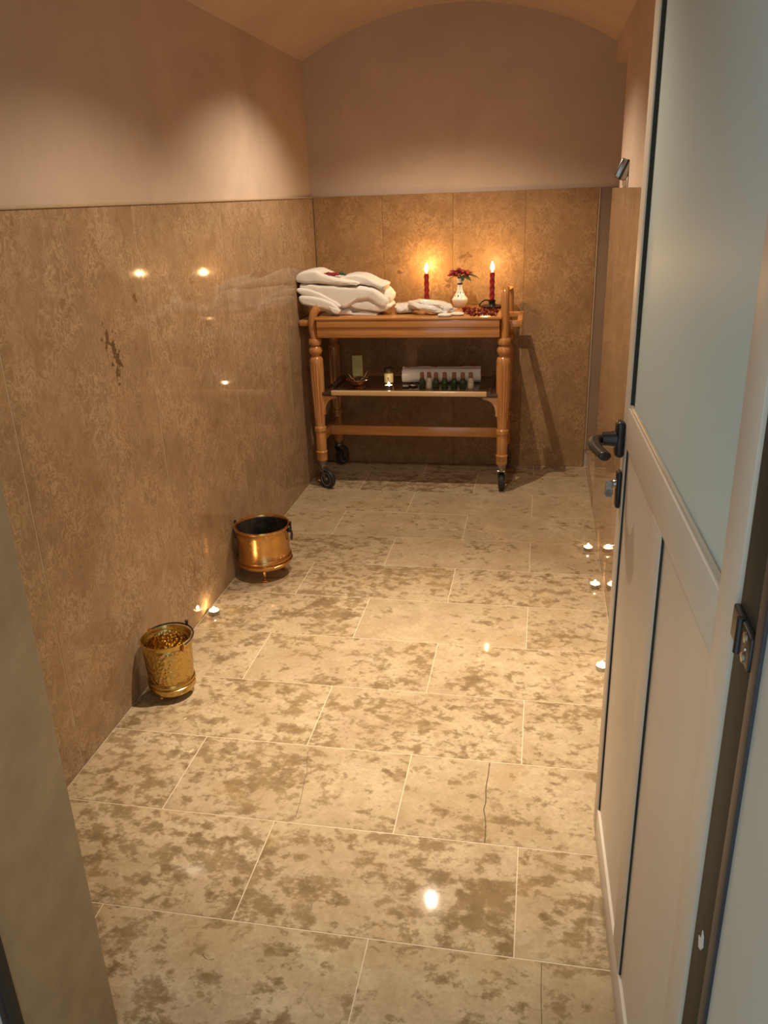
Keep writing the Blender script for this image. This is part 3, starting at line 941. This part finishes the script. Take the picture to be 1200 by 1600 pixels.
def rose_bloom(r, seed):
    random.seed(seed)
    b = B()
    for layer, (cnt, rr, hh, lean) in enumerate(((3, .30, .95, .15), (4, .60, .85, .35), (5, .95, .62, .75))):
        for k in range(cnt):
            a0 = 2 * PI * (k / cnt) + layer * .7 + random.uniform(-.15, .15)
            wv = 2 * PI / cnt * .75
            G = []
            for i in range(5):
                row = []
                for j in range(5):
                    s = (j / 4 - .5); t = i / 4
                    aa = a0 + s * wv * (1.0 - .25 * t * t)
                    rad = r * rr * (.35 + .65 * t + lean * .35 * t * t) * (1 - .12 * abs(s))
                    zz = r * (-.55 + hh * 1.25 * t * (1 - .35 * (2 * s) ** 2 * t)) - r * lean * .35 * t ** 3
                    row.append(b.verts.new((rad * math.cos(aa), rad * math.sin(aa), zz)))
                G.append(row)
            for i in range(4):
                for j in range(4): b.faces.new((G[i][j], G[i][j + 1], G[i + 1][j + 1], G[i + 1][j]))
    bmesh.ops.solidify(b, geom=b.faces[:], thickness=.0009)
    blob(b, (0, 0, -.05 * r), r * .62, r * .62, r * .62, .15, 2, seed, 1, 2)
    return b
roses = [(-.040, -.006, .172, .025, 'red rose leaning out at the left of the vase'),
         (-.018, -.016, .166, .020, 'dark red rose low at the front of the vase bouquet'),
         (-.006, .012, .182, .022, 'dark red rose topmost in the middle of the vase bouquet'),
         (.012, -.010, .176, .021, 'dark red rose just right of the bouquet middle'),
         (.036, -.004, .172, .023, 'brighter red rose at the right of the vase bouquet')]
for i, (dx, dy, dz, r, lab) in enumerate(roses):
    t = empty('rose', (vx + dx, vy + dy, TOPZ + dz), i * 1.3, lab, 'rose')
    o = finish(rose_bloom(r, 20 + i), 'bloom', ROSE, t, angle=60)
    o.rotation_euler = (R(10 * (1 if dy < 0 else -1)), R(25 * dx / .04), 0)
    b = B()
    ci, si = math.cos(-i * 1.3), math.sin(-i * 1.3)
    ex, ey = -dx * .82, -dy * .82
    e = Vector((ex * ci - ey * si, ex * si + ey * ci, -dz + .140))
    m2 = Vector((e.x * .75, e.y * .75, e.z * .5))
    tube(b, spline([(0, 0, -r * .4), tuple(m2), tuple(e), (e.x * 1.1, e.y * 1.1, e.z - .03)], 3), .0016, 6)
    finish(b, 'stem', LEAF, t)
def leaf_bm(L_, w, curl):
    b = B(); rows = []
    for i in range(8):
        t = i / 7; ww = w * math.sin(PI * min(1, t * .96 + .04)) ** .8 + .0004
        rows.append([b.verts.new((L_ * t, s * ww, -curl * t * t + .25 * ww * abs(s))) for s in (-1, 0, 1)])
    for i in range(7):
        for j in range(2): b.faces.new((rows[i][j], rows[i][j + 1], rows[i + 1][j + 1], rows[i + 1][j]))
    bmesh.ops.solidify(b, geom=b.faces[:], thickness=.0008)
    return b
sp = empty('leaf_sprig', (vx, vy, TOPZ + .150), 0, 'green leaf sprig drooping from the right side of the vase', 'leaves')
for (px, py, pz, rz, rx, L_, w, cu) in ((.030, -.012, .013, -8, 10, .072, .011, .022), (.010, -.020, .008, -70, 0, .034, .012, .026), (.016, -.018, .006, -28, 25, .046, .013, .030), (-.012, -.016, .008, -150, 10, .040, .010, .014), (.042, -.006, .008, 5, 0, .044, .009, .020)):
    o = finish(leaf_bm(L_, w, cu), 'leaf', LEAF, sp); o.location = (px, py, pz); o.rotation_euler = (R(rx), 0, R(rz))
b = B()
for (px, py, pz) in ((.030, -.012, .013), (.016, -.018, .006), (.042, -.006, .008), (-.012, -.016, .008), (.010, -.020, .008)):
    tube(b, [(px * .2, py * .2, -.012), (px * .6, py * .7, .0), (px, py, pz)], .0012, 6)
finish(b, 'stem', LEAF, sp)

# loose petals on the right half of the top
random.seed(11)
pm = []
for i in range(3):
    b = B(); G = []
    for a in range(5):
        row = []
        for c in range(5):
            u, v = a / 2 - 1, c / 2 - 1
            l = max(abs(u), abs(v)); n_ = math.hypot(u, v) or 1
            row.append(b.verts.new((u * l / n_ * .011, v * l / n_ * .009, .0012 + .006 * (u * u + .6 * v * v * (i - .5)) + .001 * i * u)))
        G.append(row)
    for a in range(4):
        for c in range(4): b.faces.new((G[a][c], G[a + 1][c], G[a + 1][c + 1], G[a][c + 1]))
    mz = min(v.co.z for v in b.verts)
    for v in b.verts: v.co.z -= mz
    bmesh.ops.solidify(b, geom=b.faces[:], thickness=.0006)
    mz = min(v.co.z for v in b.verts)
    for v in b.verts: v.co.z -= mz
    o = finish(b, 'rose_petal', PETAL, angle=80); pm.append(o.data); bpy.data.objects.remove(o)
pts_ = []
tries = 0
while len(pts_) < 64 and tries < 6000:
    tries += 1
    x, y = random.uniform(-.385, -.205), random.uniform(3.985, 4.25)
    if x < -.33 and y < 4.05: continue
    if math.hypot(x + .2445, y - 4.29) < .072: continue
    if any(math.hypot(x - a, y - c) < .0195 for a, c in pts_): continue
    pts_.append((x, y))
for i, (x, y) in enumerate(pts_):
    o = bpy.data.objects.new('rose_petal', pm[i % 3]); COL.objects.link(o)
    o.location = (x, y, TOPZ + .0002); o.rotation_euler = (0, 0, random.uniform(0, 6.28)); s = random.uniform(.8, 1.15); o.scale = (s, s, s * 1.3)
    tag(o, 'loose dark red petal scattered on the right half of the trolley top', 'petal', 'petals scattered on the trolley')

# ------------------------------------------------------------------ things on the lower shelf
bw = empty('brass_bowl', (-.921, 4.10, SZ), 0, 'shiny brass bowl on the left of the lower shelf', 'bowl')
b = B(); lathe(b, [(0, 0), (.030, 0), (.031, .004), (.024, .007), (.038, .014), (.054, .028), (.060, .042), (.063, .044), (.063, .046), (.058, .045), (.051, .030), (.036, .017), (0, .012)], 40)
finish(b, 'bowl_body', BRASS_C, bw)
b = B()
random.seed(5)
for i in range(22):
    a, r_ = random.uniform(0, 6.28), .040 * math.sqrt(random.random())
    blob(b, (r_ * math.cos(a), r_ * math.sin(a), .034 + random.uniform(0, .016)), .011, .009, .006, .5, 3, i, 1, 1)
o = finish(b, 'dried_flowers', BROWNBIT, bw); o['kind'] = 'stuff'
b = B()
for i in range(7):
    a = i * .9
    o_ = (.048 * math.cos(a), .048 * math.sin(a))
    tube(b, spline([(o_[0] * .7, o_[1] * .7, .036), (o_[0] * 1.1, o_[1] * 1.1, .058), (o_[0] * 1.45, o_[1] * 1.45, .066 + .012 * math.sin(i * 2))], 3), [.004, .0045, .004, .003, .002, .0015, .001], 6, flat=.25)
o = finish(b, 'wrap_ends', PACK, bw); o['kind'] = 'stuff'
b = B(); box(b, -.0275, .0275, -.02, .02, 0, .142, .0015, 1)
ct = finish(b, 'carton', CARTON); ct.location = (-.952, 4.25, SZ); ct.rotation_euler = (0, 0, R(8))
tag(ct, 'tall yellow green carton standing behind the brass bowl', 'box')

jr = empty('label_jar', (-.771, 4.185, SZ), 0, 'small dark lidded jar with a cream label behind the shelf tealight', 'jar')
b = B(); lathe(b, [(0, 0), (.024, 0), (.026, .003), (.026, .062), (.022, .068), (.021, .070), (0, .070)], 32); finish(b, 'jar_body', AMBER, jr)
b = B(); lathe(b, [(0, .0702), (.024, .0702), (.0245, .073), (.0245, .084), (.023, .086), (0, .086)], 32); finish(b, 'lid', DARK, jr)
b = B()
rows = []
for i in range(13):
    a = -PI / 2 - 1.15 + 2.3 * i / 12
    rows.append([b.verts.new((.0263 * math.cos(a), .0263 * math.sin(a), z)) for z in (.012, .060)])
for i in range(12): b.faces.new((rows[i][0], rows[i + 1][0], rows[i + 1][1], rows[i][1]))
lb = finish(b, 'label', LABEL, jr)
b = B(); lathe(b, [(0, 0), (.0035, 0), (.004, .0006), (0, .0008)], 12, mtx=Matrix.Translation((0, -.0262, .036)) @ Matrix.Rotation(PI / 2, 4, 'X'))
box(b, -.0012, .0012, -.0270, -.0262, .024, .042)
finish(b, 'print_mark', INK, lb, smooth=False)

# two black dishes with a white sliver each (small soaps on dark wrappers)
for (x, y, rz, lab) in ((-.668, 4.10, -8, 'left small white strip in a black sleeve on the lower shelf'), (-.632, 4.115, -38, 'right tilted small white strip in a black sleeve before the rolled towel')):
    t = empty('sleeved_strip', (x, y, SZ), R(rz), lab, 'toiletry')
    b = B(); box(b, -.018, .018, -.018, .016, 0, .008, .002, 2); finish(b, 'sleeve', DARK, t)
    b = B(); box(b, -.013, .013, -.006, .004, .0082, .0115, .001, 1); finish(b, 'white_strip', SOAP, t)

# rolled towel
tw_ = empty('rolled_towel', (-.500, 4.235, SZ), R(3), 'rolled white towel behind the small bottles on the lower shelf', 'towel')
b = B()
turns, npt = 3.2, 90
spi = []
for i in range(npt):
    t = i / (npt - 1); a = t * turns * 2 * PI; r_ = .008 + .027 * t
    spi.append((r_ * math.cos(a), r_ * math.sin(a)))
spo = [( (abs(math.hypot(x, z)) + .0072) * math.cos(math.atan2(z, x)), (math.hypot(x, z) + .0072) * math.sin(math.atan2(z, x))) for x, z in spi]
NX = 26
grid = []
for k in range(NX + 1):
    xx = -.205 + .41 * k / NX
    row = []
    for (y, z) in spi + spo[::-1]:
        p = Vector((xx, y * 1.05, z))
        d = noise.noise(p * 28) * .004 + noise.noise(p * 80) * .0012
        f = 1 + d / .035
        row.append(b.verts.new((xx + .006 * noise.noise(Vector((y * 40, z * 40, k // NX))), p.y * f, p.z * f)))
    grid.append(row)
n = len(grid[0])
for k in range(NX):
    for i in range(n): b.faces.new((grid[k][i], grid[k][(i + 1) % n], grid[k + 1][(i + 1) % n], grid[k + 1][i]))
for row in (grid[0], grid[-1]):
    for i in range(npt - 1): b.faces.new((row[i], row[i + 1], row[n - 2 - i], row[n - 1 - i]))
mz = min(v.co.z for v in b.verts)
for v in b.verts: v.co.z -= mz
finish(b, 'towel_roll', TOWEL, tw_, angle=80)

# seven little bottles
def bottle(x, y, white, label):
    t = empty('toiletry_bottle', (x, y, SZ), 0, label, 'bottle', 'row of little toiletry bottles')
    b = B(); lathe(b, [(0, 0), (.0150, 0), (.0165, .002), (.0165, .034), (.0150, .042), (.0115, .050), (.0098, .054), (.0098, .056), (0, .056)], 28)
    finish(b, 'bottle_body', CLEARB if white else GREEN, t)
    b = B(); lathe(b, [(0, .0562), (.0108, .0562), (.0110, .058), (.0105, .080), (.0095, .0825), (0, .083)], 24)
    finish(b, 'cap', CAP, t)
    b = B(); rows = []
    for i in range(11):
        a = -PI / 2 - .95 + 1.9 * i / 10
        rows.append([b.verts.new((.0168 * math.cos(a), .0168 * math.sin(a), z)) for z in (.009, .031)])
    for i in range(10): b.faces.new((rows[i][0], rows[i + 1][0], rows[i + 1][1], rows[i][1]))
    finish(b, 'label', LABELW if white else GREEN, t)
    return t
BL = [(-.582, False, 'green bottle with brown cap at the left end of the bottle row'),
      (-.546, True, 'cream bottle second from the left in the bottle row'),
      (-.510, False, 'green bottle just right of the left cream bottle'),
      (-.466, False, 'green bottle in the exact middle of the seven bottles'),
      (-.418, False, 'green bottle just right of the middle bottle'),
      (-.374, False, 'green bottle just left of the right end cream bottle'),
      (-.334, True, 'cream bottle with brown cap at the right end of the bottle row')]
for i, (x, wh, lab) in enumerate(BL):
    bottle(x, 4.088 + .003 * math.sin(i * 2.2), wh, lab)

# ------------------------------------------------------------------ tealights
def tealight(loc, label, watts=.05):
    t = empty('tealight', loc, 0, label, 'candle', 'lit tealights')
    b = B(); lathe(b, [(0, 0), (.0185, 0), (.0195, .001), (.0195, .016), (.0202, .017), (.0190, .0168), (.0186, .003), (0, .003)], 32); finish(b, 'cup', TIN, t)
    b = B(); lathe(b, [(0, .0032), (.0183, .0032), (.0183, .0125), (.017, .0118), (0, .0112)], 32); finish(b, 'wax', WAX_W, t)
    b = B(); tube(b, [(0, 0, .011), (0, 0, .018)], .0009, 6); finish(b, 'wick', DARK, t)
    b = flame_mesh(.016, .0058); f = finish(b, 'flame', TFLAME, t); f.location = (0, 0, .016)
    flame_light((0, 0, .026), watts, t, .003, (1.0, .66, .32))
    return t
tealight((-1.168, 2.555, 0), 'lit tealight against the left wall between the two brass pots', .09)
tealight((.238, 3.300, 0), 'farthest lit tealight along the right wall')
tealight((.247, 2.945, 0), 'middle one of the three lit tealights along the right wall')
tealight((.236, 2.350, 0), 'nearest lit tealight, half hidden by the door edge')
tealight((-.755, 4.085, SZ), 'lit tealight on the lower shelf of the trolley', .05)

# ------------------------------------------------------------------ brass pots on the floor
p1 = empty('brass_bucket', (-1.103, 2.042, 0), 0, 'hammered brass bucket with a thin swing handle, nearest on the floor', 'bucket')
b = B(); lathe(b, [(0, .014), (.052, .014), (.064, .019), (.0715, .028), (.0735, .040), (.0735, .046), (.0705, .048), (.0720, .052), (.0735, .056), (.0725, .061), (.0700, .063), (.0705, .070), (.0725, .110), (.0745, .150), (.0765, .184), (.0765, .190), (.0785, .194), (.0785, .199), (.0755, .200), (.0725, .195), (.0715, .150), (.0695, .080), (.066, .045), (.045, .028), (0, .027)], 64)
finish(b, 'bucket_body', BRASS_H, p1, angle=50)
for k in range(3):
    a = -PI / 2 - .35 + k * 2 * PI / 3
    b = B(); blob(b, (.052 * math.cos(a), .052 * math.sin(a), .0085), .0085, .0085, .0085, .05, 1, k, 1, 2)
    finish(b, 'foot', BRASS_C, p1)
# handle swung down onto the rear rim: pivots left and right
hpts = []
for i in range(25):
    a = PI * i / 24
    dx, dy = math.cos(a), math.sin(a)
    ang0 = R(-28)
    x = .083 * dx; y = .083 * dy
    hpts.append((x * math.cos(ang0) - y * math.sin(ang0), x * math.sin(ang0) + y * math.cos(ang0), 0.197 + .007 * dy))
b = B(); tube(b, hpts, .0028, 8); finish(b, 'swing_handle', IRON, p1)
b = B(); tube(b, [(hpts[12][0], hpts[12][1], 0.203), (hpts[12][0], hpts[12][1], .216)], .0045, 8)
blob(b, (hpts[12][0], hpts[12][1], .217), .006, .006, .006, .05, 1, 1, 1, 2); finish(b, 'handle_knob', IRON, p1)
for s in (0, 24):
    b = B(); q_ = hpts[s]; box(b, q_[0] - .005, q_[0] + .005, q_[1] - .005, q_[1] + .005, .176, .202, .002, 2); finish(b, 'handle_lug', BRASS_C, p1)

p2 = empty('copper_pot', (-1.081, 2.915, 0), 0, 'coppery brass pot on a small claw foot, farther on the floor', 'pot')
b = B(); lathe(b, [(0, .049), (.070, .049), (.098, .053), (.110, .060), (.1145, .070), (.1145, .074), (.108, .078), (.110, .082), (.1125, .086), (.1125, .092), (.108, .096), (.106, .100), (.1055, .140), (.1065, .190), (.1080, .210), (.1130, .214), (.1145, .220), (.1120, .225), (.106, .223), (.1030, .214)], 72, cap=False)
finish(b, 'pot_body', BRASS_C, p2, angle=50)
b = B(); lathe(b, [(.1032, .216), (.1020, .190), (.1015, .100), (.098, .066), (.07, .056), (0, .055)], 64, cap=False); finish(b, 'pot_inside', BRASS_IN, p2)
for k in range(3):
    a = -PI / 2 + .25 + k * 2 * PI / 3
    c, s = math.cos(a), math.sin(a)
    b = B(); tube(b, spline([(.062 * c, .062 * s, .052), (.074 * c, .072 * s, .026), (.069 * c, .069 * s, .014), (.078 * c, .078 * s, .006)], 4), [.011, .010, .009, .008, .0065, .006, .0055, .0055, .006, .0065, .007, .0065, .0055], 10)
    for tt in (-1, 0, 1):
        blob(b, (.083 * c - .006 * tt * s, .083 * s + .006 * tt * c, .0052), .006, .006, .005, .05, 1, 1, 1, 2)
    for v in b.verts: v.co.z = max(v.co.z, 0.0)
    finish(b, 'claw_foot', BRASS_C, p2)
for a in (R(8), R(176)):
    c, s = math.cos(a), math.sin(a)
    b = B(); blob(b, (.112 * c, .112 * s, .196), .009, .009, .012, .1, 2, 2, 1, 2)
    tube(b, [(.116 * c, .116 * s, .190), (.117 * c, .117 * s, .212), (.117 * c, .117 * s, .232)], [.005, .004, .005], 8)
    finish(b, 'handle_lug', IRON, p2)
    b = B(); ring = []
    for i in range(21):
        t = 2 * PI * i / 20
        ring.append((.119 * c - .016 * math.sin(t) * s, .119 * s + .016 * math.sin(t) * c, .172 + .018 * math.cos(t)))
    tube(b, ring, .0025, 8, cap=False); finish(b, 'handle_ring', IRON, p2)
